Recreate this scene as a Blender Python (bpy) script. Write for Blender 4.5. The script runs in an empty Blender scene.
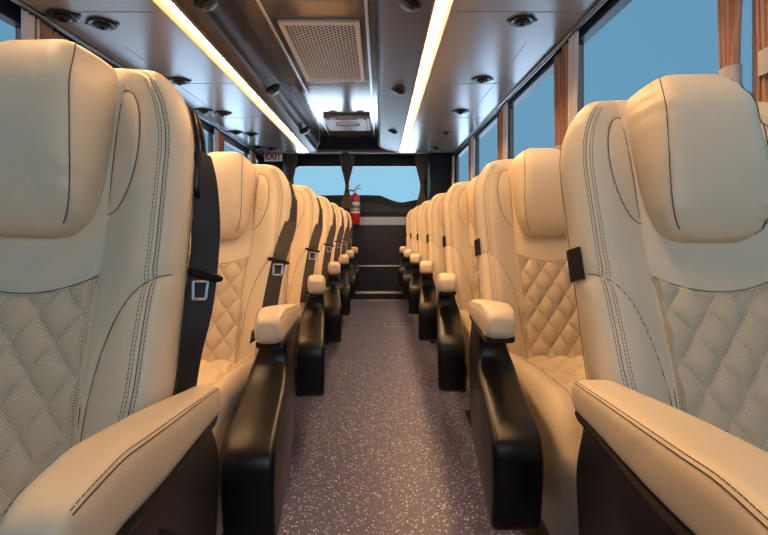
import bpy, bmesh, math, random
from math import sin, cos, pi, sqrt, exp
from mathutils import Vector, Matrix
random.seed(7)
sc = bpy.context.scene
col = sc.collection
CZ = 0.85                       # eye height above the aisle floor

# ------------------------------------------------------------------ materials
def mat(name, base=(.5,.5,.5), rough=.5, metal=0., spec=.5, emit=None, es=0., coat=0.):
    m = bpy.data.materials.new(name); m.use_nodes = True
    b = m.node_tree.nodes['Principled BSDF']
    b.inputs['Base Color'].default_value = (*base, 1)
    b.inputs['Roughness'].default_value = rough
    b.inputs['Metallic'].default_value = metal
    b.inputs['Specular IOR Level'].default_value = spec
    b.inputs['Coat Weight'].default_value = coat
    if emit:
        b.inputs['Emission Color'].default_value = (*emit, 1)
        b.inputs['Emission Strength'].default_value = es
    return m
def nd(m, t, **k):
    n = m.node_tree.nodes.new(t)
    for a, v in k.items(): setattr(n, a, v)
    return n
def lk(m, a, b): m.node_tree.links.new(a, b)
def bsdf(m): return m.node_tree.nodes['Principled BSDF']
def ocoord(m, scale=(1,1,1)):
    tc = nd(m, 'ShaderNodeTexCoord'); mp = nd(m, 'ShaderNodeMapping')
    mp.inputs['Scale'].default_value = scale
    lk(m, tc.outputs['Object'], mp.inputs['Vector']); return mp.outputs['Vector']
def ramp(m, fac, stops):
    r = nd(m, 'ShaderNodeValToRGB'); e = r.color_ramp.elements
    while len(e) < len(stops): e.new(.5)
    for i, (p, c) in enumerate(stops): e[i].position = p; e[i].color = (*c, 1)
    lk(m, fac, r.inputs['Fac']); return r.outputs['Color']
def noise_bump(m, scale, strength, dist=.001, vec=None, detail=3):
    n = nd(m, 'ShaderNodeTexNoise'); n.inputs['Scale'].default_value = scale
    n.inputs['Detail'].default_value = detail
    lk(m, vec or ocoord(m), n.inputs['Vector'])
    b = nd(m, 'ShaderNodeBump'); b.inputs['Strength'].default_value = strength
    b.inputs['Distance'].default_value = dist
    lk(m, n.outputs['Fac'], b.inputs['Height']); lk(m, b.outputs['Normal'], bsdf(m).inputs['Normal'])
    return n, b

LCOL = (.77, .645, .475)
def leather(name):
    m = mat(name, LCOL, .42, spec=.45)
    v = ocoord(m)
    n = nd(m, 'ShaderNodeTexNoise'); n.inputs['Scale'].default_value = 5; lk(m, v, n.inputs['Vector'])
    c = ramp(m, n.outputs['Fac'], [(.3, tuple(x*.94 for x in LCOL)), (.7, tuple(min(1, x*1.03) for x in LCOL))])
    lk(m, c, bsdf(m).inputs['Base Color'])
    vo = nd(m, 'ShaderNodeTexVoronoi'); vo.inputs['Scale'].default_value = 900; lk(m, v, vo.inputs['Vector'])
    n2 = nd(m, 'ShaderNodeTexNoise'); n2.inputs['Scale'].default_value = 14; n2.inputs['Distortion'].default_value = 1.2; lk(m, v, n2.inputs['Vector'])
    b1 = nd(m, 'ShaderNodeBump'); b1.inputs['Strength'].default_value = .12; b1.inputs['Distance'].default_value = .0005
    b2 = nd(m, 'ShaderNodeBump'); b2.inputs['Strength'].default_value = .6; b2.inputs['Distance'].default_value = .004
    lk(m, vo.outputs['Distance'], b1.inputs['Height']); lk(m, n2.outputs['Fac'], b2.inputs['Height'])
    lk(m, b2.outputs['Normal'], b1.inputs['Normal']); lk(m, b1.outputs['Normal'], bsdf(m).inputs['Normal'])
    return m
M = {}
M['leather'] = leather('cream_leather')
def perforated():
    m = mat('perforated_leather', LCOL, .5, spec=.35)
    tc = nd(m, 'ShaderNodeTexCoord'); sp = nd(m, 'ShaderNodeSeparateXYZ'); lk(m, tc.outputs['Object'], sp.inputs[0])
    def wave(o):
        a = nd(m, 'ShaderNodeMath', operation='MULTIPLY'); lk(m, o, a.inputs[0]); a.inputs[1].default_value = 2*pi/.0038
        s = nd(m, 'ShaderNodeMath', operation='SINE'); lk(m, a.outputs[0], s.inputs[0]); return s.outputs[0]
    add = nd(m, 'ShaderNodeMath', operation='MULTIPLY'); lk(m, wave(sp.outputs['X']), add.inputs[0]); lk(m, wave(sp.outputs['Z']), add.inputs[1])
    c = ramp(m, add.outputs[0], [(.15, LCOL), (.45, tuple(x*.30 for x in LCOL))])
    lk(m, c, bsdf(m).inputs['Base Color'])
    return m
M['perf'] = perforated()
M['stitch'] = mat('dark_thread', (.085,.065,.05), .8)
M['tan_thread'] = mat('tan_thread', (.42,.33,.22), .8)
M['plastic'] = mat('black_plastic', (.007,.007,.009), .36, spec=.35)
noise_bump(M['plastic'], 500, .1, .0004)
M['metal'] = mat('brushed_metal', (.62,.63,.65), .28, metal=1)
M['chrome'] = mat('chrome', (.9,.9,.92), .16, metal=.8)
M['steel_dark'] = mat('dark_steel', (.05,.05,.055), .4, metal=.7)
M['velcro'] = mat('black_velcro', (.01,.01,.01), .9)
def webbing():
    m = mat('belt_webbing', (.018,.016,.017), .5, spec=.4)
    w = nd(m, 'ShaderNodeTexWave'); w.bands_direction = 'X'; w.inputs['Scale'].default_value = 120
    lk(m, ocoord(m), w.inputs['Vector'])
    b = nd(m, 'ShaderNodeBump'); b.inputs['Strength'].default_value = .5; b.inputs['Distance'].default_value = .0006
    lk(m, w.outputs['Fac'], b.inputs['Height']); lk(m, b.outputs['Normal'], bsdf(m).inputs['Normal']); return m
M['belt'] = webbing()
def panelmat(name, c, r, mt=.0, spec=.6):
    m = mat(name, c, r, metal=mt, spec=spec)
    n, b = noise_bump(m, 2.2, .06, .02)
    return m
M['ceiling'] = panelmat('silver_ceiling_panel', (.26,.24,.24), .16, .5)
M['rackunder'] = panelmat('silver_rack_underside', (.215,.205,.20), .25, .15)
M['rackside'] = mat('bronze_grey_rack_side', (.052,.033,.025), .42, spec=.3)
M['seam'] = mat('dark_seam', (.12,.12,.125), .5)
M['railblue'] = mat('anodised_rail', (.22,.26,.32), .22, metal=.9)
M['alu'] = mat('aluminium', (.72,.72,.73), .3, metal=.9)
M['black'] = mat('black_trim', (.006,.007,.009), .4, spec=.25)
M['wall'] = mat('dark_wall_trim', (.03,.03,.035), .6)
M['navy'] = mat('dark_navy_trim', (.004,.007,.014), .45, spec=.2)
M['grille'] = mat('cream_grille', (.60,.54,.48), .45)
M['dark'] = mat('dark_void', (.006,.006,.006), .9, spec=.1)
M['panel_grey'] = mat('pale_grey_panel', (.42,.52,.85), .5)
M['hatch'] = mat('grey_hatch', (.36,.36,.36), .45)
M['strip'] = mat('warm_led', (1,.8,.6), .5, emit=(1,.58,.245), es=98)
M['channel'] = mat('light_channel', (.30,.19,.12), .5)
M['red'] = mat('red_paint', (.50,.008,.02), .25, coat=.5)
M['white'] = mat('white_plastic', (.8,.8,.82), .4)
M['bluelabel'] = mat('blue_label', (.12,.25,.5), .4)
M['postmat'] = mat('taupe_post', (.22,.17,.15), .55)
M['tie'] = mat('grey_tie', (.5,.5,.54), .6)
M['lining'] = mat('curtain_lining', (.74,.72,.70), .75)
M['rearcurtain'] = mat('taupe_rear_curtain', (.12,.10,.085), .85)
M['car'] = mat('dark_car_paint', (.008,.012,.017), .4, spec=.2)
M['carglass'] = mat('dark_car_glass', (.014,.022,.030), .35, spec=.3)
def curtainmat():
    m = mat('brown_curtain', (.34,.16,.085), .8, spec=.2)
    w = nd(m, 'ShaderNodeTexNoise'); w.inputs['Scale'].default_value = 60
    lk(m, ocoord(m, (1,1,.06)), w.inputs['Vector'])
    c = ramp(m, w.outputs['Fac'], [(.35, (.36,.18,.11)), (.65, (.66,.40,.27))])
    lk(m, c, bsdf(m).inputs['Base Color']); return m
M['curtain'] = curtainmat()
def speckle(name, base, specs, scale, thr, rough):
    m = mat(name, base, rough, spec=.5)
    v = ocoord(m)
    ns = nd(m, 'ShaderNodeTexNoise'); ns.inputs['Scale'].default_value = scale*.8; lk(m, v, ns.inputs['Vector'])
    mx = nd(m, 'ShaderNodeMixRGB'); mx.inputs['Fac'].default_value = .012
    lk(m, v, mx.inputs[1]); lk(m, ns.outputs['Color'], mx.inputs[2])
    vo = nd(m, 'ShaderNodeTexVoronoi'); vo.inputs['Scale'].default_value = scale
    vo.inputs['Randomness'].default_value = 1; lk(m, mx.outputs[0], vo.inputs['Vector'])
    sep = nd(m, 'ShaderNodeSeparateColor'); lk(m, vo.outputs['Color'], sep.inputs[0])
    sz = nd(m, 'ShaderNodeMath', operation='MULTIPLY'); lk(m, sep.outputs[1], sz.inputs[0]); sz.inputs[1].default_value = thr
    lt = nd(m, 'ShaderNodeMath', operation='LESS_THAN'); lk(m, vo.outputs['Distance'], lt.inputs[0]); lk(m, sz.outputs[0], lt.inputs[1])
    pick = nd(m, 'ShaderNodeMath', operation='GREATER_THAN'); lk(m, sep.outputs[0], pick.inputs[0]); pick.inputs[1].default_value = .45
    mul = nd(m, 'ShaderNodeMath', operation='MULTIPLY'); lk(m, lt.outputs[0], mul.inputs[0]); lk(m, pick.outputs[0], mul.inputs[1])
    n2 = nd(m, 'ShaderNodeTexNoise'); n2.inputs['Scale'].default_value = scale*1.4; n2.inputs['Detail'].default_value = 4; lk(m, v, n2.inputs['Vector'])
    bc = ramp(m, n2.outputs['Fac'], [(.35, tuple(x*.7 for x in base)), (.65, tuple(x*1.3 for x in base))])
    sc_ = ramp(m, sep.outputs[2], specs)
    mix = nd(m, 'ShaderNodeMixRGB'); lk(m, mul.outputs[0], mix.inputs['Fac']); lk(m, bc, mix.inputs[1]); lk(m, sc_, mix.inputs[2])
    lk(m, mix.outputs[0], bsdf(m).inputs['Base Color'])
    return m
M['floor'] = speckle('speckled_vinyl_floor', (.112,.115,.265), [(.3,(1.0,.95,.85)),(.7,(.72,.80,1.0))], 165, .50, .42)
M['carpet'] = speckle('speckled_riser_vinyl', (.009,.014,.045), [(.3,(.10,.09,.12)),(.7,(.09,.12,.26))], 150, .34, .55)
def glassmat(name, tint):
    m = bpy.data.materials.new(name); m.use_nodes = True
    t = m.node_tree; t.nodes.clear()
    o = nd(m, 'ShaderNodeOutputMaterial'); tr = nd(m, 'ShaderNodeBsdfTransparent'); tr.inputs[0].default_value = (*tint, 1)
    g = nd(m, 'ShaderNodeBsdfGlossy'); g.inputs['Roughness'].default_value = .15
    mx = nd(m, 'ShaderNodeMixShader'); mx.inputs[0].default_value = .0004
    lk(m, tr.outputs[0], mx.inputs[1]); lk(m, g.outputs[0], mx.inputs[2]); lk(m, mx.outputs[0], o.inputs[0]); return m
M['sideglass'] = glassmat('tinted_side_glass', (.70,.74,.78))     # passed twice (two faces)
M['rearglass'] = glassmat('rear_glass', (.97,.98,.99))

# ------------------------------------------------------------------ helpers
def mesh(name, vs, fs, mats, smooth=True, angle=None):
    me = bpy.data.meshes.new(name)
    me.from_pydata([tuple(v) for v in vs], [], fs)
    if not isinstance(mats, (list, tuple)): mats = [mats]
    for m in mats: me.materials.append(m)
    bm = bmesh.new(); bm.from_mesh(me)
    bmesh.ops.recalc_face_normals(bm, faces=bm.faces); bm.to_mesh(me); bm.free()
    if smooth:
        me.polygons.foreach_set('use_smooth', [True]*len(me.polygons))
        me.set_sharp_from_angle(angle=math.radians(angle or 40))
    return me
def link(name, me, parent=None, loc=(0,0,0), rot=(0,0,0)):
    o = bpy.data.objects.new(name, me); col.objects.link(o)
    o.parent = parent; o.location = loc; o.rotation_euler = rot; return o
class MB:
    def __init__(s): s.v = []; s.f = []
    def add(s, vs, fs):
        k = len(s.v); s.v += [tuple(v) for v in vs]; s.f += [tuple(i+k for i in f) for f in fs]; return s
    def box(s, x0, x1, y0, y1, z0, z1):
        vs = [(x,y,z) for x in (x0,x1) for y in (y0,y1) for z in (z0,z1)]
        return s.add(vs, [(0,1,3,2),(4,6,7,5),(0,4,5,1),(2,3,7,6),(0,2,6,4),(1,5,7,3)])
    def tube(s, pts, r, n=8, closed=False, flat=None):
        pts = [Vector(p) for p in pts]; N = len(pts); base = len(s.v); up = Vector((0,0,1))
        prev = None
        for i, p in enumerate(pts):
            a = pts[(i-1) % N if closed else max(i-1,0)]; b = pts[(i+1) % N if closed else min(i+1,N-1)]
            t = (b-a).normalized() if (b-a).length > 1e-9 else Vector((0,0,1))
            if prev is None:
                q = t.cross(up);
                if q.length < .1: q = t.cross(Vector((1,0,0)))
                q.normalize()
            else:
                q = prev - t*prev.dot(t)
                q = q.normalized() if q.length > 1e-6 else t.orthogonal().normalized()
            prev = q; w = t.cross(q); rr = r[i] if isinstance(r, (list,tuple)) else r
            for k in range(n):
                an = 2*pi*k/n
                s.v.append(tuple(p + q*(cos(an)*rr) + w*(sin(an)*rr)))
        for i in range(N if closed else N-1):
            for k in range(n):
                a = base+i*n+k; b = base+i*n+(k+1) % n; i2 = (i+1) % N
                c = base+i2*n+(k+1) % n; d = base+i2*n+k
                s.f.append((a,b,c,d))
        if not closed:
            s.f.append(tuple(base+k for k in range(n))); s.f.append(tuple(base+(N-1)*n+k for k in range(n)))
        return s
    def lathe(s, prof, n=32, at=(0,0,0), axis='z'):
        base = len(s.v)
        for r, z in prof:
            for k in range(n):
                a = 2*pi*k/n
                p = (r*cos(a), r*sin(a), z)
                if axis == 'y': p = (r*cos(a), z, r*sin(a))
                if axis == 'x': p = (z, r*cos(a), r*sin(a))
                s.v.append((p[0]+at[0], p[1]+at[1], p[2]+at[2]))
        for i in range(len(prof)-1):
            for k in range(n):
                s.f.append((base+i*n+k, base+i*n+(k+1)%n, base+(i+1)*n+(k+1)%n, base+(i+1)*n+k))
        s.f.append(tuple(base+k for k in range(n))); s.f.append(tuple(base+(len(prof)-1)*n+k for k in range(n)))
        return s
    def prism(s, poly, a0, a1, axis='x'):
        n = len(poly); base = len(s.v)
        for a in (a0, a1):
            for p, q in poly:
                s.v.append({'x': (a,p,q), 'y': (p,a,q), 'z': (p,q,a)}[axis])
        s.f.append(tuple(base+i for i in range(n))); s.f.append(tuple(base+n+i for i in range(n)))
        for i in range(n): s.f.append((base+i, base+(i+1)%n, base+n+(i+1)%n, base+n+i))
        return s
    def me(s, name, m, smooth=True, angle=None): return mesh(name, s.v, s.f, m, smooth, angle)
    def build(s, name, m, parent=None, loc=(0,0,0), rot=(0,0,0), smooth=True, angle=None, bevel=0, seg=2):
        o = link(name, s.me(name, m, smooth, angle), parent, loc, rot)
        if bevel:
            b = o.modifiers.new('bevel', 'BEVEL'); b.width = bevel; b.segments = seg; b.limit_method = 'ANGLE'; b.angle_limit = math.radians(35)
            b.harden_normals = False
        return o
def tag(o, label=None, cat=None, group=None, kind=None):
    if label: o['label'] = label
    if cat: o['category'] = cat
    if group: o['group'] = group
    if kind: o['kind'] = kind
    return o
def empty(name, loc=(0,0,0)):
    o = bpy.data.objects.new(name, None); col.objects.link(o); o.location = loc; o.empty_display_size = .05; return o
def struct(mb, name, m, bevel=0, smooth=False, angle=None):
    o = mb.build(name, m, smooth=smooth or bevel > 0, bevel=bevel, angle=angle); o['kind'] = 'structure'; return o
def ss(a, b, x):
    t = min(1, max(0, (x-a)/(b-a))); return t*t*(3-2*t)
def copy_tree(o, parent=None, skip=()):
    c = o.copy(); col.objects.link(c); c.parent = parent
    for ch in o.children:
        if ch.name.split('.')[0] in skip: continue
        copy_tree(ch, c, skip)
    return c
def Z(z): return CZ+z
def catmull(P, n):
    out = []
    P = [Vector(p) for p in P]; Q = [2*P[0]-P[1]]+P+[2*P[-1]-P[-2]]
    for i in range(1, len(Q)-2):
        for k in range(n):
            t = k/n; a,b,c,d = Q[i-1],Q[i],Q[i+1],Q[i+2]
            out.append(.5*((2*b)+(c-a)*t+(2*a-5*b+4*c-d)*t*t+(3*b-a-3*c+d)*t**3))
    out.append(P[-1]); return out

# ------------------------------------------------------------------ seat shapes (back-local frame: x across, z up the back, -y to the sitter)
TOP = .742
def Wd(v):
    w = .217 + .03*ss(0, .22, v)
    if v > .54: w = .090 + .157*max(0, 1-((v-.54)/.2025)**2.3)**(1/2.1)
    return w
PW = .112                                   # half width of the centre panel
def arc_r(a, v): return sqrt(((.250-a)/.130)**2 + ((v-.09)/.275)**2)
def semi_r(a, v): return sqrt(((a-.112)/.056)**2 + ((v-.575)/.110)**2)
def Ff(u, v):
    a = abs(u); w = Wd(v)
    f = .044*ss(.100, .200, a) + .012*sin(pi*min(1, max(0, v/.40)))
    r = arc_r(a, v)
    f += -.0065*exp(-((r-1)/.035)**2)
    if r < 1: f += .012*(1-r*r)
    f += -.005*exp(-((a-PW-.002)/.0035)**2)
    if a > PW:
        r2 = semi_r(a, v); f += -.004*exp(-((r2-1)/.06)**2)
        if r2 < 1: f += .006*(1-r2*r2)
    f -= .0025*exp(-((a-(w-.030))/.004)**2)
    vt = vtop(u)
    if a < PW: f -= .004*exp(-((v-vt)/.005)**2)
    R = .036
    if a > w-R:
        t = min(1, (a-(w-R))/R); f -= R*1.0*(1-sqrt(max(0, 1-t*t)))
    return f
def vtop(u): return .365-.028*(1-(u/PW)**2)
YB = .085; TB = .034
def yk(y, v):
    if v > .665:
        k = sqrt(max(0, 1-((v-.665)/.0775)**2)); mid = .03; return mid+(y-mid)*k
    return y
def Sb(u, v, off=0): return Vector((u, yk(-Ff(u, v), v)-off, v))
def backrest_mesh():
    vs, fs = [], []
    V = [TOP*.86*i/62 for i in range(62)] + [TOP*.86+TOP*.14*sin(pi/2*i/22) for i in range(23)]
    NF, NS, NB = 110, 6, 10
    for v in V:
        w = Wd(v); row = []
        for i in range(NF+1):
            t = -1+2*i/NF; u = w*(t*.5+.5*sin(t*pi/2)); row.append((u, -Ff(u, v)))
        ye = -Ff(w, v)
        for i in range(1, NS): row.append((w+.004*sin(pi*i/NS)-TB*(i/NS)**1.6, ye+(YB-.02-ye)*i/NS))
        for i in range(NB+1):
            t = i/NB; row.append(((w-TB)*(1-2*t), YB-.02+.02*sin(pi*t)**.5))
        ye2 = -Ff(-w, v)
        for i in range(1, NS): row.append((-w-.004*sin(pi*i/NS)+TB*(1-i/NS)**1.6, YB-.02+(ye2-(YB-.02))*i/NS))
        for x, y in row: vs.append((x, yk(y, v), v))
    n = len(row)
    for i in range(len(V)-1):
        for k in range(n): fs.append((i*n+k, i*n+(k+1)%n, (i+1)*n+(k+1)%n, (i+1)*n+k))
    fs.append(tuple(range(n))); fs.append(tuple((len(V)-1)*n+k for k in range(n)))
    return mesh('backrest', vs, fs, M['leather'], angle=60)
def quilt(x, z, w, h):
    a = x/w+z/h; b = x/w-z/h
    qa = abs(sin(pi*a)); qb = abs(sin(pi*b))
    return (qa*qb)**.45
QW, QH = .066, .088
def back_panel_mesh():
    vs, fs = [], []; NU, NV = 84, 150
    for j in range(NV+1):
        for i in range(NU+1):
            u = PW*(-1+2*i/NU); v = vtop(u)*j/NV*.995
            e = min(1, (PW-abs(u))/.006, (vtop(u)-v)/.006)
            q = quilt(u, v, QW, QH)
            vs.append(Sb(u, v, -.004+(.006+.012*q)*max(0, e)**.5))
    for j in range(NV):
        for i in range(NU):
            a = j*(NU+1)+i; fs.append((a, a+1, a+NU+2, a+NU+1))
    return mesh('quilted_panel', vs, fs, M['perf'])
def polyline_len(P):
    L = [0]
    for a, b in zip(P, P[1:]): L.append(L[-1]+(b-a).length)
    return L
def dashed(mb, P, dash=.0042, gap=.0020, r=.00055):
    L = polyline_len(P); s = 0; k = 0
    def at(d):
        nonlocal k
        while k < len(L)-2 and L[k+1] < d: k += 1
        t = (d-L[k])/max(1e-9, L[k+1]-L[k]); return P[k].lerp(P[k+1], min(1, max(0, t)))
    while s+dash < L[-1]:
        mb.tube([at(s), at(s+dash)], r, 4); s += dash+gap
def frange(a, b, n): return [a+(b-a)*i/n for i in range(n+1)]
def back_seams(mb):
    for s in (-1, 1):
        mb.tube([Sb(s*(PW+.002), v, .0008) for v in frange(.0, .66, 90)], .0008, 5)
        P = []
        for i in range(61):
            t = (pi/2)*i/60*1.02; a = .250-.130*cos(t); v = .09+.275*sin(t)
            if a < Wd(v)-.004: P.append(Sb(s*a, v, .0012))
        mb.tube(P, .0008, 5)
        P = []
        for i in range(61):
            t = -pi/2+pi*i/60; a = .112+.056*cos(t); v = .575+.110*sin(t); P.append(Sb(s*a, v, .0022))
        mb.tube(P, .0008, 5)
        mb.tube([Sb(s*(Wd(v)-.030), v, .0003) for v in frange(.02, .69, 110)], .0007, 5)
        # outer side seam
        mb.tube([Vector((s*(Wd(v)+.0025), yk(.0, v), v)) for v in frange(.05, .66, 60)], .0007, 5)
    mb.tube([Sb(u, vtop(u)+.001, .002) for u in frange(-PW, PW, 40)], .0008, 5)
def back_stitches(mb, s):
    if 1:
        for o in (.0245, .0355, .040):
            P = [Sb(s*(Wd(v)-o), v, .0004) for v in frange(.02, .692, 140)]
            dashed(mb, P)
# headrest pillow
def spw(c, e): return math.copysign(abs(c)**e, c)
def pillow_pt(th, ph, win, off=0):
    e1, e2 = .44, .40
    cx = spw(cos(ph), e1)*spw(cos(th), e2); cy = spw(cos(ph), e1)*spw(sin(th), e2); cz = spw(sin(ph), e1)
    x = .100*cx; y = .100*cy; z = .163*cz
    tt = (cz+1)/2
    if y < 0: y *= .50+.55*tt
    x *= (1-(.02+.15*tt)*ss(.0, .08, -y))*(1+.05*(tt-.5)*ss(-.06, .02, y))
    x *= 1+.06*cos(z/.158*pi/2)
    y -= .012*(1-(z/.158)**2)
    y += .018*ss(.05, .158, z)                        # leans back at its top
    # gathers along the window-side edge, soft creases elsewhere
    d = x*win
    g = ss(.050, .078, d)*ss(.0, -.03, y)*(1-ss(.086, .094, d))
    w = .0014*sin(z*190+3*sin(z*47))*g
    b2 = ss(.035, .075, abs(x))*ss(.02, -.04, y)
    w += .0013*sin(z*75+5*sin(z*21+x*8)+x*30)*b2 + .0008*sin(x*55+z*38)*ss(.0, -.05, y)
    w += .0010*sin(z*170+x*60)*ss(.03, .09, -d)*ss(.05, .16, abs(z))
    n = Vector((cx/.127, cy/.1, cz/.168)); n.normalize()
    return Vector((x, y, z+.590)) + n*(w+off)
def pillow_mesh(win):
    vs, fs = [], []; NT, NP = 120, 90
    for j in range(1, NP):
        ph = -pi/2+pi*j/NP
        for i in range(NT): vs.append(pillow_pt(2*pi*i/NT, ph, win))
    for j in range(NP-2):
        for i in range(NT): fs.append((j*NT+i, j*NT+(i+1)%NT, (j+1)*NT+(i+1)%NT, (j+1)*NT+i))
    fs.append(tuple(range(NT))); fs.append(tuple((NP-2)*NT+i for i in range(NT)))
    return mesh('headrest', vs, fs, M['leather'], angle=80)
def pillow_seams(mb, win):
    for s in (-1, 1):
        th = -pi/2+s*(pi/4+.02)
        P = [pillow_pt(th, ph, win, .0018) for ph in frange(-.92, 1.30, 90)]
        mb.tube(P, .0009, 5)
def pillow_stitches(mb, win):
    for d in (.06, .10):
        th = -pi/2+win*(pi/4+.02+d)
        dashed(mb, [pillow_pt(th, ph, win, .0016) for ph in frange(-1.1, 1.25, 90)])
# seat cushion
CP = catmull([(0,.49,.436),(0,.30,.430),(0,.15,.430),(0,.02,.436),(0,-.065,.434),(0,-.118,.405),(0,-.138,.37),(0,-.136,.29),(0,-.120,.20)], 9)
CL = polyline_len(CP)
def cus(u, s):
    d = s*CL[-1]; k = 0
    while k < len(CL)-2 and CL[k+1] < d: k += 1
    t = (d-CL[k])/(CL[k+1]-CL[k]); p = CP[k].lerp(CP[k+1], t)
    tg = (CP[min(k+2, len(CP)-1)]-CP[max(k-1, 0)]).normalized(); n = Vector((0, tg.z, -tg.y))
    if n.dot(Vector((0,-1,1))) < 0: n = -n
    return p, n
def cushion_off(u, s):
    a = abs(u); h = .054*ss(.105, .168, a)*(1-.70*ss(.60,.76,s))*(.55+.45*ss(.05,.4,s)); R = .045; w = .226
    h -= .004*exp(-((a-PW)/.004)**2)
    if a > w-R: t = min(1, (a-(w-R))/R); h -= R*(1-sqrt(max(0, 1-t*t)))
    return h
def cushion_mesh():
    vs, fs = [], []; NS, NU = 60, 56
    for j in range(NS+1):
        s = j/NS; p, n = cus(0, s)
        row = []
        for i in range(NU+1):
            t = -1+2*i/NU; u = .226*(.5*t+.5*sin(t*pi/2)); q = p+n*cushion_off(u, s); row.append((u, q.y, q.z))
        c0 = Vector((0,.14,.22)); q = c0+(p-c0)*.35
        row.append((.226, q.y, q.z)); row.append((-.226, q.y, q.z))
        vs += row
    n = len(row)
    for j in range(NS):
        for k in range(n): fs.append((j*n+k, j*n+(k+1)%n, (j+1)*n+(k+1)%n, (j+1)*n+k))
    fs.append(tuple(range(n))); fs.append(tuple(NS*n+k for k in range(n)))
    return mesh('seat_cushion', vs, fs, M['leather'], angle=60)
def cushion_panel_mesh():
    vs, fs = [], []; NU, NV = 60, 130
    for j in range(NV+1):
        s = .02+.96*j/NV; p, n = cus(0, s)
        for i in range(NU+1):
            u = PW*(-1+2*i/NU); e = min(1, (PW-abs(u))/.006, (NV-j)/4, j/4)
            q = p+n*(cushion_off(u, s)-.004+(.006+.011*quilt(u, s*CL[-1], QW, QH))*max(0, e)**.5)
            vs.append((u, q.y, q.z))
    for j in range(NV):
        for i in range(NU):
            a = j*(NU+1)+i; fs.append((a, a+1, a+NU+2, a+NU+1))
    return mesh('quilted_panel', vs, fs, M['leather'])
def cushion_seams(mb, sg):
    if 1:
        for a in (PW, .168):
            P = []
            for s in frange(.02, .97, 80):
                p, n = cus(0, s); q = p+n*(cushion_off(a, s)+.0006); P.append(Vector((sg*a, q.y, q.z)))
            if a > .15: dashed(mb, P, .0042, .002, .0006)
            else: mb.tube(P, .0008, 5)
# armrest: x(y) of its aisle face runs inward to the rear
def axo(y): return .350-.115*y
def arm_section(y, t):
    """centre x, centre z, half width, half height along the pad (t 0 front .. 1 rear)"""
    c = 1.0
    if t < .09: c = sqrt(max(0, 1-((.09-t)/.09)**2))
    if t > .9: c = sqrt(max(0, 1-((t-.9)/.1005)**2))
    hw = (PH-.010*ss(.45, 1, t)-.004*ss(.30, 0, t))*(.62+.38*c); hh = (.036-.010*ss(.3, 1, t))*(.35+.65*c)
    zt = .684-(.050+DR)*t-.014*ss(.24, 0, t)
    return axo(y)-(PH-.010*ss(.45, 1, t))+.004, zt-(.036-.010*ss(.3, 1, t)), hw, hh
AL, DR, PH = .47, .0, .040
def pad_pt(y, t, an, sgn, off=0):
    cx, cz, hw, hh = arm_section(y, t)
    ex = .55
    return Vector((sgn*(cx+(hw+off)*spw(cos(an), ex)), y, cz+(hh+off)*spw(sin(an), ex)))
def pad_ts(n=64): return [.5-.5*cos(pi*i/n) for i in range(n+1)]
def pad_mesh(sgn):
    vs, fs = [], []; n = 40; T = pad_ts()
    for t in T:
        for k in range(n): vs.append(pad_pt(-.015+AL*t, t, 2*pi*k/n, sgn))
    for i in range(len(T)-1):
        for k in range(n): fs.append((i*n+k, i*n+(k+1)%n, (i+1)*n+(k+1)%n, (i+1)*n+k))
    fs.append(tuple(range(n))); fs.append(tuple((len(T)-1)*n+k for k in range(n)))
    return mesh('arm_pad', vs, fs, M['leather'], angle=70)
def pad_stitches(mb, sgn):
    for an in (.62, .80, pi-.70):
        P = [pad_pt(-.015+AL*t, t, an, sgn, .0005) for t in frange(.035, .96, 90)]
        if an == .62: mb.tube(P, .0007, 5)
        else: dashed(mb, P)
def shell_mesh(sgn):
    ctrl = [(.012,.612),(.115,.602),(.148,.575),(.154,.540),(.142,.510),(.100,.490),(.02,.478),(-.07,.470),(-.135,.461),(-.172,.440),(-.182,.39),(-.172,.33),(-.163,.295),(-.148,.262),(-.10,.248),(.10,.240),(.30,.245),(.36,.26),(.40,.34),(.43,.48),(.42+AL-.47,.55),(.40+AL-.47,.600-DR)]
    P = [(p.x, p.y) for p in catmull([(a, b, 0) for a, b in ctrl], 4)]
    n = len(P); vs, fs = [], []
    # rounded slab: inset rings at both faces
    cx = sum(p[0] for p in P)/n; cz = sum(p[1] for p in P)/n
    def inset(d):
        out = []
        for i in range(n):
            a = Vector(P[i-1]); b = Vector(P[i]); c = Vector(P[(i+1) % n]); t = (c-a)
            if t.length < 1e-9: out.append(P[i]); continue
            t.normalize(); nn = Vector((-t.y, t.x)); out.append((b.x+nn.x*d, b.y+nn.y*d))
        return out
    area = sum(P[i-1][0]*P[i][1]-P[i][0]*P[i-1][1] for i in range(n))
    sd = 1 if area > 0 else -1
    rings = []
    TH = .098
    for off, ins in ((0,.012),(.002,.006),(.006,.002),(.012,0),(TH-.012,0),(TH-.006,.002),(TH-.002,.006),(TH,.012)):
        Q = inset(sd*ins)
        rings.append([(sgn*(axo(y)-off*(1-.52*ss(.15, .42, y))*(1-.30*ss(.48, .57, z))-.006*ss(.48, .57, z)), y, z) for y, z in Q])
    for r in rings: vs += r
    for i in range(len(rings)-1):
        for k in range(n): fs.append((i*n+k, i*n+(k+1)%n, (i+1)*n+(k+1)%n, (i+1)*n+k))
    fs.append(tuple(range(n))); fs.append(tuple((len(rings)-1)*n+k for k in range(n)))
    me = mesh('arm_shell', vs, fs, M['plastic'], angle=50)
    return me
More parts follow.
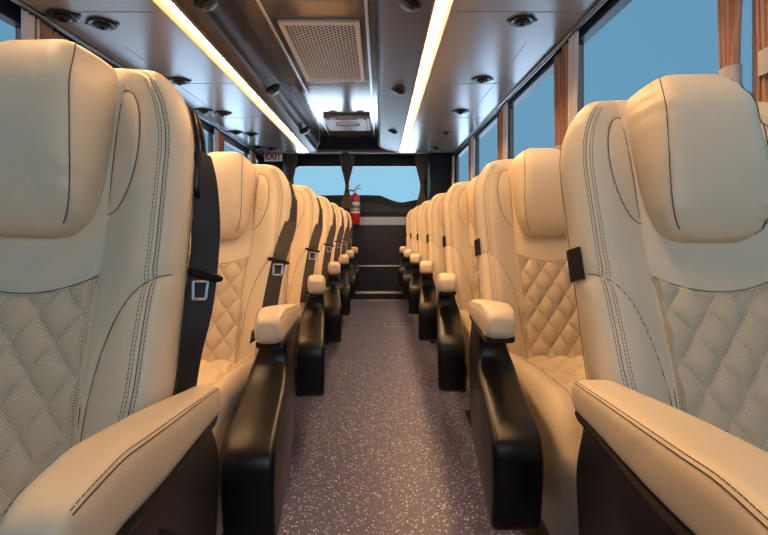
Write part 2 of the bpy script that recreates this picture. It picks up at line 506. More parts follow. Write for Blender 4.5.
def trim_mesh(sgn):                                  # thin black rim directly under the pad
    mb = MB(); T = frange(.03, .95, 30); vs = []
    for t in T:
        y = -.015+AL*t; cx, cz, hw, hh = arm_section(y, t)
        for k in range(12):
            an = 2*pi*k/12; vs.append((sgn*(cx+(hw-.003)*spw(cos(an), .5)), y, cz-hh-.002+.008*spw(sin(an), .5)))
    fs = []
    for i in range(len(T)-1):
        for k in range(12): fs.append((i*12+k, i*12+(k+1)%12, (i+1)*12+(k+1)%12, (i+1)*12+k))
    fs.append(tuple(range(12))); fs.append(tuple((len(T)-1)*12+k for k in range(12)))
    return mesh('arm_rim', vs, fs, M['plastic'])

PIV = (0, .445, .42)
def ribbon(P, Wv, w, th=.0015):
    """strap through P with per point width direction"""
    vs, fs = [], []
    for i, p in enumerate(P):
        t = (P[min(i+1, len(P)-1)]-P[max(i-1, 0)]).normalized(); d = (Wv[i]-t*Wv[i].dot(t)).normalized(); n = t.cross(d)
        ww = w[i] if isinstance(w, list) else w
        for a, b in ((-1,-1),(1,-1),(1,1),(-1,1)): vs.append(p+d*(a*ww/2)+n*(b*th/2))
    for i in range(len(P)-1):
        for k in range(4): fs.append((i*4+k, i*4+(k+1)%4, (i+1)*4+(k+1)%4, (i+1)*4+k))
    fs.append((0,1,2,3)); fs.append(tuple((len(P)-1)*4+k for k in range(4)))
    return vs, fs

def make_seat(name, sgn, belt=None, recline=18, tab=True, arms=2):
    """sgn: side of the aisle in the seat's own x"""
    global AL, DR, PH
    AL, DR, PH = (.47, .008, .0435) if sgn < 0 else (.55, .028, .037)
    PIV = (0, .445, .42)
    if belt == 'near': AL, PH, PIV = .45, .032, (0, .345, .42)
    root = empty(name)
    rx = -math.radians(recline)
    B = link('backrest', backrest_mesh(), root, PIV, (rx,0,0))
    link('quilted_panel', back_panel_mesh(), B)
    mb = MB(); back_seams(mb); mb.build('seam', M['stitch'], B)
    for q in (-1, 1):
        mb = MB(); back_stitches(mb, q); mb.build('stitching', M['stitch'], B, smooth=False)
    # bezel of the belt slot on the shoulder
    H = link('headrest', pillow_mesh(-sgn), root, PIV, (rx,0,0))
    mb = MB(); pillow_seams(mb, -sgn); mb.build('seam', M['stitch'], H)
    mb = MB(); pillow_stitches(mb, -sgn); mb.build('stitching', M['stitch'], H, smooth=False)
    Cn = link('seat_cushion', cushion_mesh(), root)
    link('quilted_panel', cushion_panel_mesh(), Cn)
    for sg in (-1, 1):
        mb = MB(); cushion_seams(mb, sg); mb.build('stitching', M['stitch'], Cn, smooth=False)
    for s in ((sgn, -sgn) if arms == 2 else (-sgn,)):
        A = link('armrest', shell_mesh(s), root, (0 if s == sgn else sgn*.018, 0, 0))
        pd = link('arm_pad', pad_mesh(s), A); pd['label'] = 'cream leather armrest pad'
        link('arm_rim', trim_mesh(s), A)
        mb = MB(); pad_stitches(mb, s); mb.build('stitching', M['stitch'], A, smooth=False)
    mb = MB().box(-.18,.18,.06,.36,.27,.315).box(-.16,-.12,.02,.34,.0,.31).box(.12,.16,.02,.34,.0,.31).box(-.19,.19,.06,.30,.0,.02)
    mb.build('pedestal', M['plastic'], root, bevel=.006)
    mb = MB()                                       # reclining mechanism cover on the aisle side
    mb.box(min(sgn*.20,sgn*.228), max(sgn*.20,sgn*.228), .20, .42, .13, .27)
    mb.build('recline_cover', M['plastic'], root, bevel=.012, seg=3)
    if tab:
        mb = MB()
        P = []
        v0, v1 = .355, .412
        vs = []; N = 10
        for v in (v0, v1):
            for i in range(N+1):
                t = i/N
                if t < .5: u = Wd(v)-.006*(1-t*2); vs.append(Vector((sgn*(u+.0035), -Ff(u, v)-.0035, v)))
                else: vs.append(Vector((sgn*(Wd(v)+.0075), -Ff(Wd(v), v)+(t-.5)*2*.010, v)))
        fs = [(i, i+1, N+2+i, N+1+i) for i in range(N)]
        o = link('hook_tab', mesh('hook_tab', vs, fs, M['velcro'], smooth=False), B)
        sm = o.modifiers.new('thick', 'SOLIDIFY'); sm.thickness = .003; sm.offset = 0
        o['label'] = 'small black fabric tab'
    if belt is not None:
        # slot bezel
        mb = MB(); 
        zb0, zb1 = .50, .655
        pts = []
        for i in range(28):
            a = 2*pi*i/28
            v = (zb0+zb1)/2+(zb1-zb0)/2*spw(sin(a), .7); y = .005+.014*spw(cos(a), .7)
            pts.append(Vector((sgn*(Wd(v)+.004), yk(y, v)+.012, v)))
        mb.tube(pts, .0045, 8, closed=True); mb.build('belt_slot', M['plastic'], B)
        if belt == 'near':
            ctrl = [(.253,.02,.58,.0),(.260,.02,.50,.6),(.266,.025,.43,1),(.261,.03,.33,.75),(.250,.03,.24,.35),(.246,.03,.12,.1)]
        else:
            ctrl = [(.251,.017,.60,.0),(.254,.005,.53,.10),(.248,-.03,.45,.5),(.234,-.062,.35,1),(.222,-.078,.22,1),(.212,-.088,.06,1)]
        P = catmull([(a, b, c) for a, b, c, d in ctrl], 10); D = catmull([(d, 0, 0) for a, b, c, d in ctrl], 10)
        P = [Vector((sgn*p.x, p.y, p.z)) for p in P]
        Wv = [Vector((cos((1-d.x)*pi/2*.9), sin((1-d.x)*pi/2*.9)*.9, 0)) for d in D]
        vs, fs = ribbon(P, Wv, .047)
        S = link('seat_belt', mesh('seat_belt', vs, fs, M['belt']), root, PIV, (rx,0,0))
        k = 32 if belt != 'near' else 26
        c = P[k]
        mb = MB()
        q = c+Vector((0,-.006,0))
        mb.tube([q+Vector((-.036,0,.008)), q+Vector((-.03,-.003,.007)), q+Vector((.03,-.003,-.007)), q+Vector((.036,0,-.008))], [.003,.0065,.0065,.003], 8)
        b = mb.build('belt_stop', M['plastic'], S)
        kk = .78 if belt == 'near' else 1.0
        mb = MB(); z0 = q.z-.012; x0 = q.x+.002; y0 = q.y-.004
        for p0, p1 in (((-.015,0),(.015,0)),((-.013,-.036),(.013,-.036)),((-.015,0),(-.013,-.036)),((.015,0),(.013,-.036))):
            mb.tube([(x0+p0[0]*kk, y0, z0+p0[1]*kk), (x0+p1[0]*kk, y0, z0+p1[1]*kk)], .0032*kk, 6)
        t = mb.build('belt_tongue', M['chrome'], S); t['label'] = 'chrome belt tongue'
    return root
def set_recline(root, deg):
    for ch in root.children:
        if ch.name.split('.')[0] in ('backrest', 'headrest', 'seat_belt'): ch.rotation_euler = (-math.radians(deg), 0, 0)

PITCH = .80
XR, XL, XLW = .590, -.555, -1.145
ordn = ['nearest', 'second', 'third', 'fourth', 'fifth', 'sixth', 'rearmost']
# right of the aisle: single seats
seatR = make_seat('coach_seat', -1, None, 18, True)
for i in range(7):
    s = seatR if i == 0 else copy_tree(seatR)
    s.location = (XR-.005*i, .27+PITCH*i, 0)
    tag(s, ['cream quilted leather coach seat right of the aisle, nearest, at right edge',
            'second cream leather coach seat on the right of the aisle, whole quilted back visible',
            'third cream coach seat from the front on the right of the aisle',
            'fourth cream coach seat from the front on the right of the aisle',
            'fifth cream coach seat on the right of the aisle, mostly behind the fourth',
            'sixth cream coach seat on the right of the aisle, a sliver before the rear step',
            'rearmost cream coach seat on the right of the aisle, beside the rear step'][i], 'seat', 'single seats right of the aisle')
# left of the aisle
seatL = make_seat('coach_seat', 1, 'far', 22, False)
seatN = make_seat('coach_seat', 1, 'near', 12, False)
seatN.location = (XL, .32, 0)
tag(seatN, 'largest cream leather coach seat at the left edge, with dark seat belt on its side', 'seat', 'aisle seats left of the aisle')
for i in range(1, 7):
    s = seatL if i == 1 else copy_tree(seatL)
    s.location = (XL-.005*i, .22+PITCH*i, 0)
    tag(s, [None,
            'second cream coach seat on the left of the aisle, behind the largest one',
            'third cream coach seat on the left of the aisle, with brown belt and silver tongue',
            'fourth cream coach seat from the front on the left of the aisle',
            'fifth cream coach seat from the front on the left of the aisle',
            'sixth cream coach seat on the left of the aisle, mostly hidden by the fifth',
            'rearmost cream coach seat on the left of the aisle, just before the fire extinguisher'][i], 'seat', 'aisle seats left of the aisle')
seatW = make_seat('coach_seat', 1, None, 22, False, 1)   # its inner side shares the aisle seat's armrest
for i in range(1, 5):
    s = seatW if i == 1 else copy_tree(seatW)
    s.location = (XLW-.001*i, .22+PITCH*i, 0)
    tag(s, 'cream coach seat by the left window, glimpsed behind the %s aisle seat' % ordn[i], 'seat', 'window seats on the left')

# ------------------------------------------------------------------ the coach shell
YF, YE = -1.6, 6.30
LW, RW = -1.52, .96
struct(MB().box(LW-.05, RW+.05, YF, 5.75, -.05, 0), 'floor', M['floor'])
ceil_z = Z(1.15)
struct(MB().box(LW-.05, RW+.05, YF, YE+.1, ceil_z, ceil_z+.05), 'ceiling', M['ceiling'])
WZ0, WZ1 = .92, Z(.885)
for nm, x0, x1 in (('wall_left', LW-.06, LW), ('wall_right', RW, RW+.06)):
    mb = MB().box(x0, x1, YF, YE+.05, 0, WZ0).box(x0, x1, YF, YE+.05, Z(.955), ceil_z)
    struct(mb, nm, M['wall'])
struct(MB().box(LW-.05, RW+.05, YF-.06, YF, 0, 1.10).box(LW-.05, RW+.05, YF-.06, YF, 1.80, ceil_z), 'wall_front', M['wall'])
# window header trims (black), sills
struct(MB().box(.915, RW+.008, YF, YE, Z(.878), Z(.952)), 'trim_1', M['black'], .004)
struct(MB().box(LW-.008, LW+.045, YF, YE, Z(.845), Z(.952)), 'trim_2', M['black'], .004)
# pillars and panes
posts_R = [.02, 1.165, 2.25, 3.42, 4.60, 5.78]
posts_L = [.90, 1.99, 3.09, 4.20, 5.30]
k = 3
def panes(xs, posts, x):
    global k
    ys = [YF]+posts+[YE]
    n = 0
    for a, b in zip(ys, ys[1:]):
        panes.n += 1
        o = struct(MB().box(x, x+.006, a+.02, b-.02, WZ0, Z(.95)), 'window_%d' % panes.n, M['sideglass'])
panes.n = 0
panes(0, posts_R, RW-.004); panes(0, posts_L, LW-.002)
for y in posts_R:
    struct(MB().box(RW-.022, RW+.008, y-.022, y+.022, WZ0, WZ1).box(RW-.028, RW-.022, y-.008, y+.008, WZ0, WZ1), 'trim_%d' % k, M['postmat'], .003); k += 1
for y in posts_L:
    struct(MB().box(LW-.008, LW+.022, y-.022, y+.022, WZ0, WZ1).box(LW+.022, LW+.028, y-.008, y+.008, WZ0, WZ1), 'trim_%d' % k, M['postmat'], .003); k += 1
# luggage racks
def rack(x_rail, x_in, x_side, zf, wallx, name):
    s = 1 if x_rail > x_in else -1
    ctrl = [(x_in-s*.035, Z(.925), 0), (x_in-s*.10, Z(.945), 0), (x_side+s*.03, Z(.99), 0), (x_side+s*.002, Z(1.05), 0), (x_side, Z(1.149), 0)]
    cur = [(p.x, p.y) for p in catmull(ctrl, 8)]
    poly = cur + [(x_side+s*.015, Z(1.149)), (x_side+s*.02, Z(1.05))] + [(x_in-s*.033, Z(.95))]
    struct(MB().prism(poly, YF, 5.6, 'y'), 'wall_'+name+'_rack_side', M['rackside'], smooth=True, angle=30)
    poly = [(x_in+s*.035, Z(.920)), (x_rail, Z(.920)), (x_rail, Z(.96)), (wallx, Z(.96)), (wallx, Z(1.149)), (x_side+s*.025, Z(1.149)), (x_side+s*.03, Z(1.06)), (x_in+s*.0, Z(.965))]
    struct(MB().prism(poly, YF, 5.6, 'y'), 'ceiling_'+name, M['rackunder'])
    capc = cur + [(wallx, Z(1.149)), (wallx, Z(.93)), (x_rail, Z(.922))]
    global k
    struct(MB().prism(capc, 5.6, 5.612, 'y'), 'trim_%d' % k, M['black']); k += 1
    edge = [(p[0]-s*.004, 5.606, p[1]) for p in cur]
    struct(MB().tube(edge, .005, 6), 'trim_%d' % k, M['alu'], smooth=True); k += 1
    # seams across the underside
    mb = MB()
    for y in (.35, 1.98, 2.95, 3.85, 4.75): mb.box(min(x_in+s*.04, x_rail), max(x_in+s*.04, x_rail), y, y+.006, Z(.9192), Z(.921))
    mb.box(x_rail-s*.16-.0015, x_rail-s*.16+.0015, 2.35, 3.9, Z(.9192), Z(.921))
    struct(mb, 'trim_%d' % k, M['seam']); k += 1
    # service hatch outline
    # light fitting
    r = empty('light_strip', (x_in, 0, Z(.92)))
    mb = MB().prism([(-.040,-.012),(-.036,-.013),(-.015,.010),(.015,.010),(.036,-.013),(.040,-.012),(.040,.02),(-.040,.02)], .55, 5.585, 'y')
    mb.build('housing', M['channel'], r, bevel=.003)
    prof = [(.0140*cos(a), -.006*sin(a)) for a in frange(0, pi, 8)]
    MB().prism([(x, z+.010) for x, z in prof], .56, 5.58, 'y').build('diffuser', M['strip'], r)
    return r
r = rack(.88, .255, -.02, 0, RW, 'right')
tag(r, 'long warm white light strip along the right luggage rack edge', 'ceiling light', 'warm light strips under the racks')
r = rack(-1.44, -.865, -.725, 0, LW, 'left')
tag(r, 'long warm white light strip along the left luggage rack edge', 'ceiling light', 'warm light strips under the racks')
# curtain rails
for x, s, lab in ((.885, 1, 'right'), (-1.445, -1, 'left')):
    mb = MB()
    mb.prism([(x-s*.012, Z(.905)), (x+s*.004, Z(.898)), (x+s*.03, Z(.915)), (x+s*.03, Z(.945)), (x-s*.012, Z(.935))], YF, 5.9, 'y')
    o = mb.build('curtain_rail', M['railblue'], bevel=.003)
    tag(o, 'slim dark blue metal rail along the %s windows' % lab, 'rail', 'side curtain rails')
    mb = MB().box(min(x+s*.035, x+s*.048), max(x+s*.035, x+s*.048), YF, 5.9, Z(.88), Z(.935))
    o = mb.build('trim_%d' % k, M['railblue']); o['kind'] = 'structure'; k += 1
# ceiling seams
for x in (-.612, -.070):
    struct(MB().box(x-.009, x+.009, YF, 5.8, ceil_z-.006, ceil_z+.001), 'trim_%d' % k, M['alu'], .002); k += 1
mb = MB()
for y in (2.35, 3.72, 5.40): mb.box(-.72, -.02, y, y+.006, ceil_z-.0012, ceil_z+.001)
struct(mb, 'trim_%d' % k, M['seam']); k += 1
mb = MB()
for y in (1.3, 2.55, 3.8, 5.0):
    for x in (-.018, -.727): mb.box(x-.004, x+.004, y, y+.006, Z(1.02), Z(1.148))
struct(mb, 'trim_%d' % k, M['seam']); k += 1
# rear header, corner pillars, risers, rear wall
struct(MB().box(LW, RW, 5.80, YE, Z(.99), ceil_z), 'wall_rear_header', M['navy'], .01)
struct(MB().box(LW, -1.21, 5.82, YE, 0, Z(.99)), 'trim_%d' % k, M['navy'], .015); k += 1
struct(MB().box(.62, RW, 5.82, YE, 0, Z(.99)), 'trim_%d' % k, M['navy'], .015); k += 1
struct(MB().box(LW, RW, 5.75, 5.97, -.05, .088), 'floor_step', M['carpet'])
struct(MB().box(LW, RW, 5.97, 6.22, -.05, .395), 'floor_platform', M['carpet'])
struct(MB().box(LW, RW, 6.20, YE, .0, Z(.065)), 'wall_rear', M['carpet'])
struct(MB().box(-.92, .35, 5.728, 5.752, .074, .096), 'trim_%d' % k, M['alu'], .003); k += 1
struct(MB().box(-.92, .35, 5.952, 5.976, .385, .402), 'trim_%d' % k, M['alu'], .003); k += 1
struct(MB().box(-.92, .35, 5.66, 5.69, 0, .006), 'trim_%d' % k, M['alu'], .002); k += 1
struct(MB().box(-1.21, .62, 6.185, YE, Z(.067), Z(.172)), 'trim_%d' % k, M['panel_grey'], .006); k += 1
# rear window opening: frame with cut corners
W0, W1, V0, V1 = -1.20, .62, Z(.172), Z(.99)
outer = [(W0, V0), (W1, V0), (W1, V1), (W0, V1)]
def rr(x0, x1, z0, z1, r, n=8):
    out = []
    for cx, cz, a0 in ((x1-r, z0+r, -pi/2), (x1-r, z1-r, 0), (x0+r, z1-r, pi/2), (x0+r, z0+r, pi)):
        for i in range(n+1): a = a0+pi/2*i/n; out.append((cx+r*cos(a), cz+r*sin(a)))
    return out
inn = rr(W0+.05, W1-.05, V0-.0+.01, Z(.845), .10)
out_ = rr(W0-.02, W1+.02, V0-.02, V1+.01, .02)
mb = MB(); n = len(inn)
for y in (6.235, 6.262):
    mb.v += [(x, y, z) for x, z in inn]+[(x, y, z) for x, z in out_]
for i in range(n):
    j = (i+1) % n
    mb.f += [(i, j, n+j, n+i), (2*n+i, 2*n+j, 3*n+j, 3*n+i), (i, j, 2*n+j, 2*n+i)]
struct(mb, 'window_frame_rear', M['black'])
struct(MB().box(W0, W1, 6.266, 6.272, V0, V1), 'window_%d' % (panes.n+1), M['rearglass'])

# rear curtain rail in two lengths
for x0, x1, lab in ((-1.19, -.47, 'left'), (-.40, .60, 'right')):
    mb = MB().tube([(x0, 5.90, Z(.968)), (x1, 5.90, Z(.968))], .011, 10)
    for x in (x0+.03, x1-.03): mb.box(x-.01, x+.01, 5.895, 5.915, Z(.968), Z(.992))
    o = mb.build('curtain_rail', M['alu'])
    tag(o, 'silver rear curtain rail, %s length above the rear window' % lab, 'rail', 'rear curtain rails')

# ------------------------------------------------------------------ curtains
def curtain_sheet(y0, w, ztop, ztie, zbot, pinch, folds, amp, phase=0, xx=0, flare=.5, toward=0):
    """pleated cloth hanging in the y-z plane; returns verts/faces, closed with thickness"""
    NZ, NW = 30, folds*10; vs, fs = [], []
    for j in range(NZ+1):
        z = ztop+(zbot-ztop)*j/NZ
        if z > ztie: kx = pinch+(1-pinch)*ss(ztie, ztop, z)**.8
        else: kx = pinch+(flare-pinch)*ss(ztie, zbot, z)
        for i in range(NW+1):
            t = i/NW
            y = y0+w*((t-.5)*kx+.5+toward*(1-kx)*.5)
            x = xx+amp*sin(2*pi*folds*t+phase)*(.55+.45*kx)+amp*.3*sin(7*t+z*3)
            vs.append((x, y, z))
    for j in range(NZ):
        for i in range(NW):
            a = j*(NW+1)+i; fs.append((a, a+1, a+NW+2, a+NW+1))
    return vs, fs
def add_cloth(name, vs, fs, m, parent, th=.002):
    o = link(name, mesh(name, vs, fs, m), parent)
    s = o.modifiers.new('thick', 'SOLIDIFY'); s.thickness = th; return o
def side_curtain(x, y, w, sd, lab, folds=5, lining=False, group='side window curtains'):
    r = empty('window_curtain', (x, y, Z(.893)))
    vs, fs = curtain_sheet(-w/2, w, .0, -.50, -.72, .62, folds, .011, random.random()*3, 0, .8, 0)
    add_cloth('cloth', vs, fs, M['curtain'], r)
    if lining:
        vs, fs = curtain_sheet(-w/2-.085, .10, .0, -.50, -.72, .85, 3, .005, 1, -.012*sd, .8, 1)
        o = add_cloth('lining', vs, fs, M['lining'], r); o['label'] = 'pale grey curtain lining'
    mb = MB(); ww = w*.33
    pts = [(.018*cos(a), ww*sin(a), -.50) for a in frange(0, 2*pi, 24)][:-1]
    vs = []
    for p in pts:
        vs += [(p[0]*1.15, p[1]*1.1, p[2]-.03), (p[0]*1.15, p[1]*1.1, p[2]+.03)]
    n = len(pts); fs = [(2*i, 2*i+1, 2*((i+1)%n)+1, 2*((i+1)%n)) for i in range(n)]
    o = link('tie_band', mesh('tie_band', vs, fs, M['tie']), r); o['label'] = 'pale grey tie band'
    tag(r, lab, 'curtain', group); return r
names = ['nearest', 'second', 'third', 'fourth', 'fifth']
for i, y in enumerate(posts_R[1:]):
    fl = 'brown pleated curtain on the far side of the %s right window post' % names[i]
    nl = 'brown pleated curtain on the near side of the %s right window post' % names[i]
    if i == 0:
        side_curtain(.915, y+.062, .085, 1, fl); side_curtain(.915, y-.068, .09, 1, nl)
    else:
        side_curtain(.912, y+.135, .13, 1, fl); side_curtain(.898, y-.005, .11, 1, nl, lining=True)
for i, y in enumerate(posts_L[1:]):
    nm = ['nearest visible', 'second', 'third', 'fourth'][i]
    side_curtain(-1.472, y+.165, .13, -1, 'brown pleated curtain on the far side of the %s left window post' % nm)
    side_curtain(-1.458, y+.04, .11, -1, 'brown pleated curtain on the near side of the %s left window post' % nm, lining=True)
def rear_curtain(x, w, lab):
    r = empty('window_curtain', (x, 5.93, Z(.955)))
    vs, fs = curtain_sheet(-w/2, w, 0, -.40, -.68, .22, 5, .014, 0, 0, .75)
    vs = [(v[1], v[0], v[2]) for v in vs]
    add_cloth('cloth', vs, fs, M['rearcurtain'], r)
    MB().lathe([(.024,-.415),(.026,-.40),(.024,-.385)], 16).build('tie_band', M['rearcurtain'], r)
    tag(r, lab, 'curtain', 'rear window curtains')
rear_curtain(-.415, .19, 'dark taupe curtain gathered at the middle of the rear window')
rear_curtain(.53, .19, 'dark taupe curtain gathered at the right end of the rear window')
rear_curtain(-1.12, .16, 'dark taupe curtain gathered at the left end of the rear window')

# ------------------------------------------------------------------ things on the ceiling
# return air grille
g = empty('air_grille', (-.335, 3.07, ceil_z))
hw, hl = .225, .51
mb = MB().box(-hw, hw, -hl, -hl+.035, -.022, 0).box(-hw, hw, hl-.035, hl, -.022, 0).box(-hw, -hw+.03, -hl+.03, hl-.03, -.022, 0).box(hw-.03, hw, -hl+.03, hl-.03, -.022, 0)
mb.build('frame', M['grille'], g, bevel=.006)
mb = MB()
nx, ny = 18, 26; x0, x1, y0, y1 = -hw+.03, hw-.03, -hl+.035, hl-.035
for i in range(nx+1):
    x = x0+(x1-x0)*i/nx; mb.box(x-.0038, x+.0038, y0, y1, -.020, -.017)
for j in range(ny+1):
    for i in range(nx):
        y = y0+(y1-y0)*(j+(.5 if i % 2 else 0))/ny
        if y > y1: continue
        xa = x0+(x1-x0)*i/nx; xb = x0+(x1-x0)*(i+1)/nx
        mb.box(xa, xb, y-.0065, y+.0065, -.020, -.017)
mb.build('lattice', M['grille'], g, smooth=False)
MB().box(x0, x1, y0, y1, -.005, -.001).build('backing', M['dark'], g)
tag(g, 'large rectangular cream air grille set in the centre ceiling', 'air grille')
# rear ceiling unit
g = empty('ceiling_hatch', (-.335, 4.98, ceil_z))
MB().box(-.235, .235, -.30, .30, -.035, 0).build('frame', M['hatch'], g, bevel=.012)
MB().box(-.20, .20, -.26, .26, -.045, -.03).build('panel', M['hatch'], g, bevel=.006)
mb = MB(); mb.tube([(-.12,-.06,-.05),(-.09,-.09,-.062),(.09,-.09,-.062),(.12,-.06,-.05)], .009, 8); mb.build('handle', M['grille'], g)
mb = MB().box(-.17,-.10,-.305,-.28,-.045,-.03).box(.10,.17,-.305,-.28,-.045,-.03); mb.build('latch', M['white'], g, bevel=.003)
tag(g, 'grey rectangular roof hatch with handle in the ceiling near the rear', 'roof hatch')

# passenger air nozzles on the rack undersides
def nozzle():
    r = empty('air_nozzle')
    MB().lathe([(.001,0),(.058,0),(.064,-.004),(.064,-.010),(.056,-.015),(.044,-.013),(.040,-.006),(.001,-.006)], 36).build('bezel', M['plastic'], r)
    MB().lathe([(.001,-.006),(.036,-.006),(.038,-.018),(.032,-.027),(.024,-.030),(.022,-.022),(.001,-.022)], 28).build('nozzle', M['plastic'], r)
    mb = MB()
    for i in range(3): mb.box(-.021,.021,-.012+.012*i-.0015,-.012+.012*i+.0015,-.030,-.021)
    mb.box(-.006,.006,-.006,.006,-.045,-.025); mb.build('vane', M['plastic'], r, smooth=False)
    for s in (-1, 1): MB().box(s*.066-.012, s*.066+.012, -.010, .010, -.008, 0).build('mounting_lug', M['plastic'], r, bevel=.003)
    return r
nz = nozzle(); first = True
for i in range(6):
    y = 2.06+.80*i-(0 if i < 2 else .03)
    if y > 5.6: break
    o = nz if first else copy_tree(nz); first = False
    o.location = (.622, y, Z(.919)); o.scale = (.86, .86, .62)
    tag(o, 'round black air nozzle under the right rack, %s from the front' % ['first', 'second', 'third', 'fourth', 'fifth'][i], 'air vent', 'air nozzles under the right rack')
for i in range(5):
    for x, dy, lab in ((-1.235, .05, 'aisle-side'), (-1.355, -.03, 'window-side')):
        o = copy_tree(nz); o.location = (x, 2.04+.80*i+dy, Z(.919)); o.scale = (.95, .95, .68)
        tag(o, 'round black air nozzle under the left rack, %s one of %s pair' % (lab, ['first', 'second', 'third', 'fourth', 'fifth'][i]), 'air vent', 'air nozzles under the left rack')
# dark round latches on the sides of the racks
def rack_latch(x, y, s, lab, z=.975):
    r = empty('rack_speaker', (x, y, Z(z)))
    MB().lathe([(.001,0),(.050,0),(.055,.006),(.055,.02),(.045,.03),(.001,.03)], 28, axis='x').build('housing', M['plastic'], r)
    MB().lathe([(.001,.03),(.034,.03),(.038,.034),(.03,.04),(.001,.04)], 28, axis='x').build('cone', M['steel_dark'], r)
    r.rotation_euler = (0, math.radians(0 if s > 0 else 180)+s*math.radians(60), 0)
    tag(r, lab, 'speaker', 'dark round speakers on the rack sides')
for y, nm in ((1.98, 'nearest'), (3.22, 'second'), (4.55, 'rearmost')):
    rack_latch(.125, y, -1, 'small dark round speaker on the right rack side, %s one' % nm)
    rack_latch(-.735, y, 1, 'small dark round speaker on the left rack side, %s one' % nm)

# EXIT sign
e = empty('exit_sign', (-1.316, 5.81, Z(.905)))
MB().box(-.112, .112, -.006, .008, -.055, .055).build('plate', M['white'], e, bevel=.003)
cu = bpy.data.curves.new('exit_text', 'FONT'); cu.body = 'EXIT'; cu.size = .118; cu.align_x = 'CENTER'; cu.align_y = 'CENTER'; cu.extrude = .0015; cu.offset = .003
to = bpy.data.objects.new('tmp', cu); col.objects.link(to)
dg = bpy.context.evaluated_depsgraph_get(); me = bpy.data.meshes.new_from_object(to.evaluated_get(dg)); bpy.data.objects.remove(to)
me.materials.clear(); me.materials.append(M['red'])
for v in me.vertices: v.co.x *= .80
o = link('lettering', me, e, (0,-.0085,0), (pi/2,0,0)); o['label'] = 'red EXIT lettering'
tag(e, 'white EXIT sign with red letters high in the left rear corner', 'sign')

# fire extinguisher
f = empty('fire_extinguisher', (-.322, 6.10, Z(.075)))
MB().lathe([(.001,0),(.050,0),(.058,.004),(.062,.014),(.062,.33),(.058,.355),(.045,.378),(.028,.392),(.022,.40),(.001,.40)], 40).build('cylinder', M['red'], f)
MB().lathe([(.0625,.14),(.0632,.14),(.0632,.285),(.0625,.285)], 40).build('label', M['white'], f)
MB().lathe([(.0634,.20),(.0638,.20),(.0638,.245),(.0634,.245)], 40).build('label_band', M['bluelabel'], f)
MB().lathe([(.0634,.17),(.0638,.17),(.0638,.185),(.0634,.185)], 40).build('label_band', M['red'], f)
MB().lathe([(.001,.40),(.020,.40),(.022,.41),(.018,.43),(.014,.45),(.001,.45)], 20).build('valve', M['metal'], f)
mb = MB().tube([(-.01,0,.448),(.03,-.0,.462),(.08,0,.468)], .007, 8).tube([(-.015,0,.452),(.02,0,.485),(.065,0,.515)], .006, 8)
mb.build('handle', M['metal'], f)
P = catmull([(-.015,-.01,.43),(-.06,-.01,.44),(-.085,-.01,.40),(-.085,-.01,.28),(-.08,-.01,.16)], 8)
MB().tube(P, .009, 8).build('hose', M['plastic'], f)
MB().lathe([(.001,.13),(.012,.13),(.015,.15),(.010,.20),(.001,.20)], 12, at=(-.08,-.01,0)).build('nozzle', M['plastic'], f)
mb = MB().box(-.03,.03,.055,.085,.0,.40).box(-.06,.06,-.03,.07,-.012,-.002); mb.build('bracket', M['steel_dark'], f, bevel=.003)
tag(f, 'red fire extinguisher with white label mounted at the rear window', 'fire extinguisher')

# floor plate
e = empty('floor_plate', (.165, 4.20, 0))
mb = MB().box(-.13,.13,.05,.062,0,.003).box(-.13,.13,-.062,-.05,0,.003).box(-.13,-.118,-.05,.05,0,.003); mb.build('frame', M['alu'], e)
MB().box(-.118,.13,-.05,.05,0,.0015).build('cover', M['floor'], e)
tag(e, 'thin metal edged access plate in the aisle floor near the rear', 'floor plate')

# dark moulded cover outside, low behind the rear glass
def rear_cover():
    d = 6.325
    r = empty('rear_cover', (-.29, d, Z(.08)))
    def px(x, y): return ((x-380)*d/470+.29, (230-y)*d/470-.08)
    P = [px(292,212), px(294,199), px(304,196.0), px(340,195), px(376,195.2), px(384,197), px(394,200.8), px(402,202.2), px(412,200.5), px(420,199.5), px(425,204), px(426,212)]
    P = [(p.x, p.y) for p in catmull([(a, b, 0) for a, b in P], 6)]
    P2 = P + [(P[-1][0], 0), (P[0][0], 0)]
    MB().prism(P2, 0, .22, 'y').build('body', M['car'], r, bevel=.02, seg=3)
    w = [px(a, b) for a, b in ((300,204),(345,202),(372,202),(390,206),(398,209),(412,206),(418,206),(418,213),(300,213))]
    MB().prism(w, -.012, .02, 'y').build('recessed_panel', M['carglass'], r, bevel=.006)
    tag(r, 'dark moulded shape low behind the rear window glass', 'rear cover')
rear_cover()

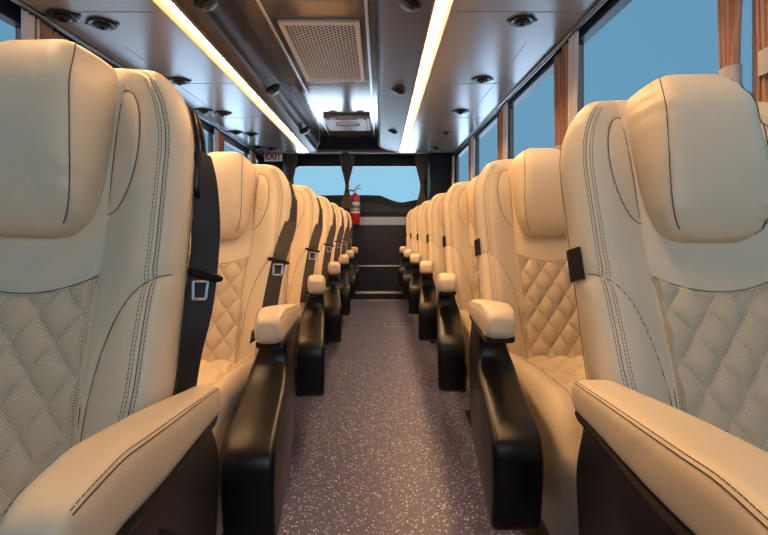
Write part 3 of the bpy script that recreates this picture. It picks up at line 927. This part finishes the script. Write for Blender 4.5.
# ------------------------------------------------------------------ light
w = bpy.data.worlds.new('sky'); sc.world = w; w.use_nodes = True; t = w.node_tree; t.nodes.clear()
o = t.nodes.new('ShaderNodeOutputWorld'); bg = t.nodes.new('ShaderNodeBackground')
tc = t.nodes.new('ShaderNodeTexCoord'); sp = t.nodes.new('ShaderNodeSeparateXYZ'); rp = t.nodes.new('ShaderNodeValToRGB')
mp = t.nodes.new('ShaderNodeMapRange'); mp.inputs['From Min'].default_value = -1; mp.inputs['From Max'].default_value = 1
t.links.new(tc.outputs['Generated'], sp.inputs[0]); t.links.new(sp.outputs['Z'], mp.inputs['Value']); t.links.new(mp.outputs[0], rp.inputs['Fac'])
rp2 = t.nodes.new('ShaderNodeValToRGB'); t.links.new(mp.outputs[0], rp2.inputs['Fac'])
e = rp.color_ramp.elements
stops = [(0, (1.0,1.15,1.3)), (.30, (1.4,1.6,1.8)), (.455, (1.5,1.75,2.0)), (.495, (.35,.62,.80)), (.50, (.26,.60,.82)), (.60, (.26,.58,.80)), (1, (.26,.58,.82))]
while len(e) < len(stops): e.new(.5)
for i, (p, c) in enumerate(stops): e[i].position = p; e[i].color = (*c, 1)
e = rp2.color_ramp.elements
st2 = [(0, (1.0,1.15,1.3)), (.30, (1.4,1.6,1.8)), (.35, (6,8,10)), (.47, (6,8,10)), (.495, (.30,.62,.82)), (1, (.26,.60,.82))]
while len(e) < len(st2): e.new(.5)
for i, (p, c) in enumerate(st2): e[i].position = p; e[i].color = (*c, 1)
yr = t.nodes.new('ShaderNodeMapRange'); yr.inputs['From Min'].default_value = .80; yr.inputs['From Max'].default_value = .92
t.links.new(sp.outputs['Y'], yr.inputs['Value'])
wm = t.nodes.new('ShaderNodeMixRGB'); t.links.new(yr.outputs[0], wm.inputs['Fac']); t.links.new(rp.outputs['Color'], wm.inputs[1]); t.links.new(rp2.outputs['Color'], wm.inputs[2])
t.links.new(wm.outputs[0], bg.inputs['Color']); bg.inputs['Strength'].default_value = 1.0
t.links.new(bg.outputs[0], o.inputs[0])
def area(name, loc, rot, sx, sy, power, colr):
    l = bpy.data.lights.new(name, 'AREA'); l.shape = 'RECTANGLE'; l.size = sx; l.size_y = sy; l.energy = power; l.color = colr
    ob = bpy.data.objects.new(name, l); col.objects.link(ob); ob.location = loc; ob.rotation_euler = rot; return ob
area('windscreen_daylight', (.45, -1.5, 1.5), (math.radians(80), 0, math.radians(-8)), 1.0, .9, 15, (.84,.91,1.0))

cam = bpy.data.cameras.new('camera'); co = bpy.data.objects.new('camera', cam); col.objects.link(co)
co.location = (0, 0, CZ); co.rotation_euler = (pi/2, 0, 0)
cam.sensor_width = 36; cam.lens = 36*470/768; cam.clip_start = .02
cam.shift_x = (384-380)/768; cam.shift_y = (230-267.5)/768
sc.camera = co
sc.view_settings.view_transform = 'Standard'; sc.view_settings.look = 'None'; sc.view_settings.gamma = 1
sc.view_settings.use_curve_mapping = False; sc.view_settings.exposure = 0
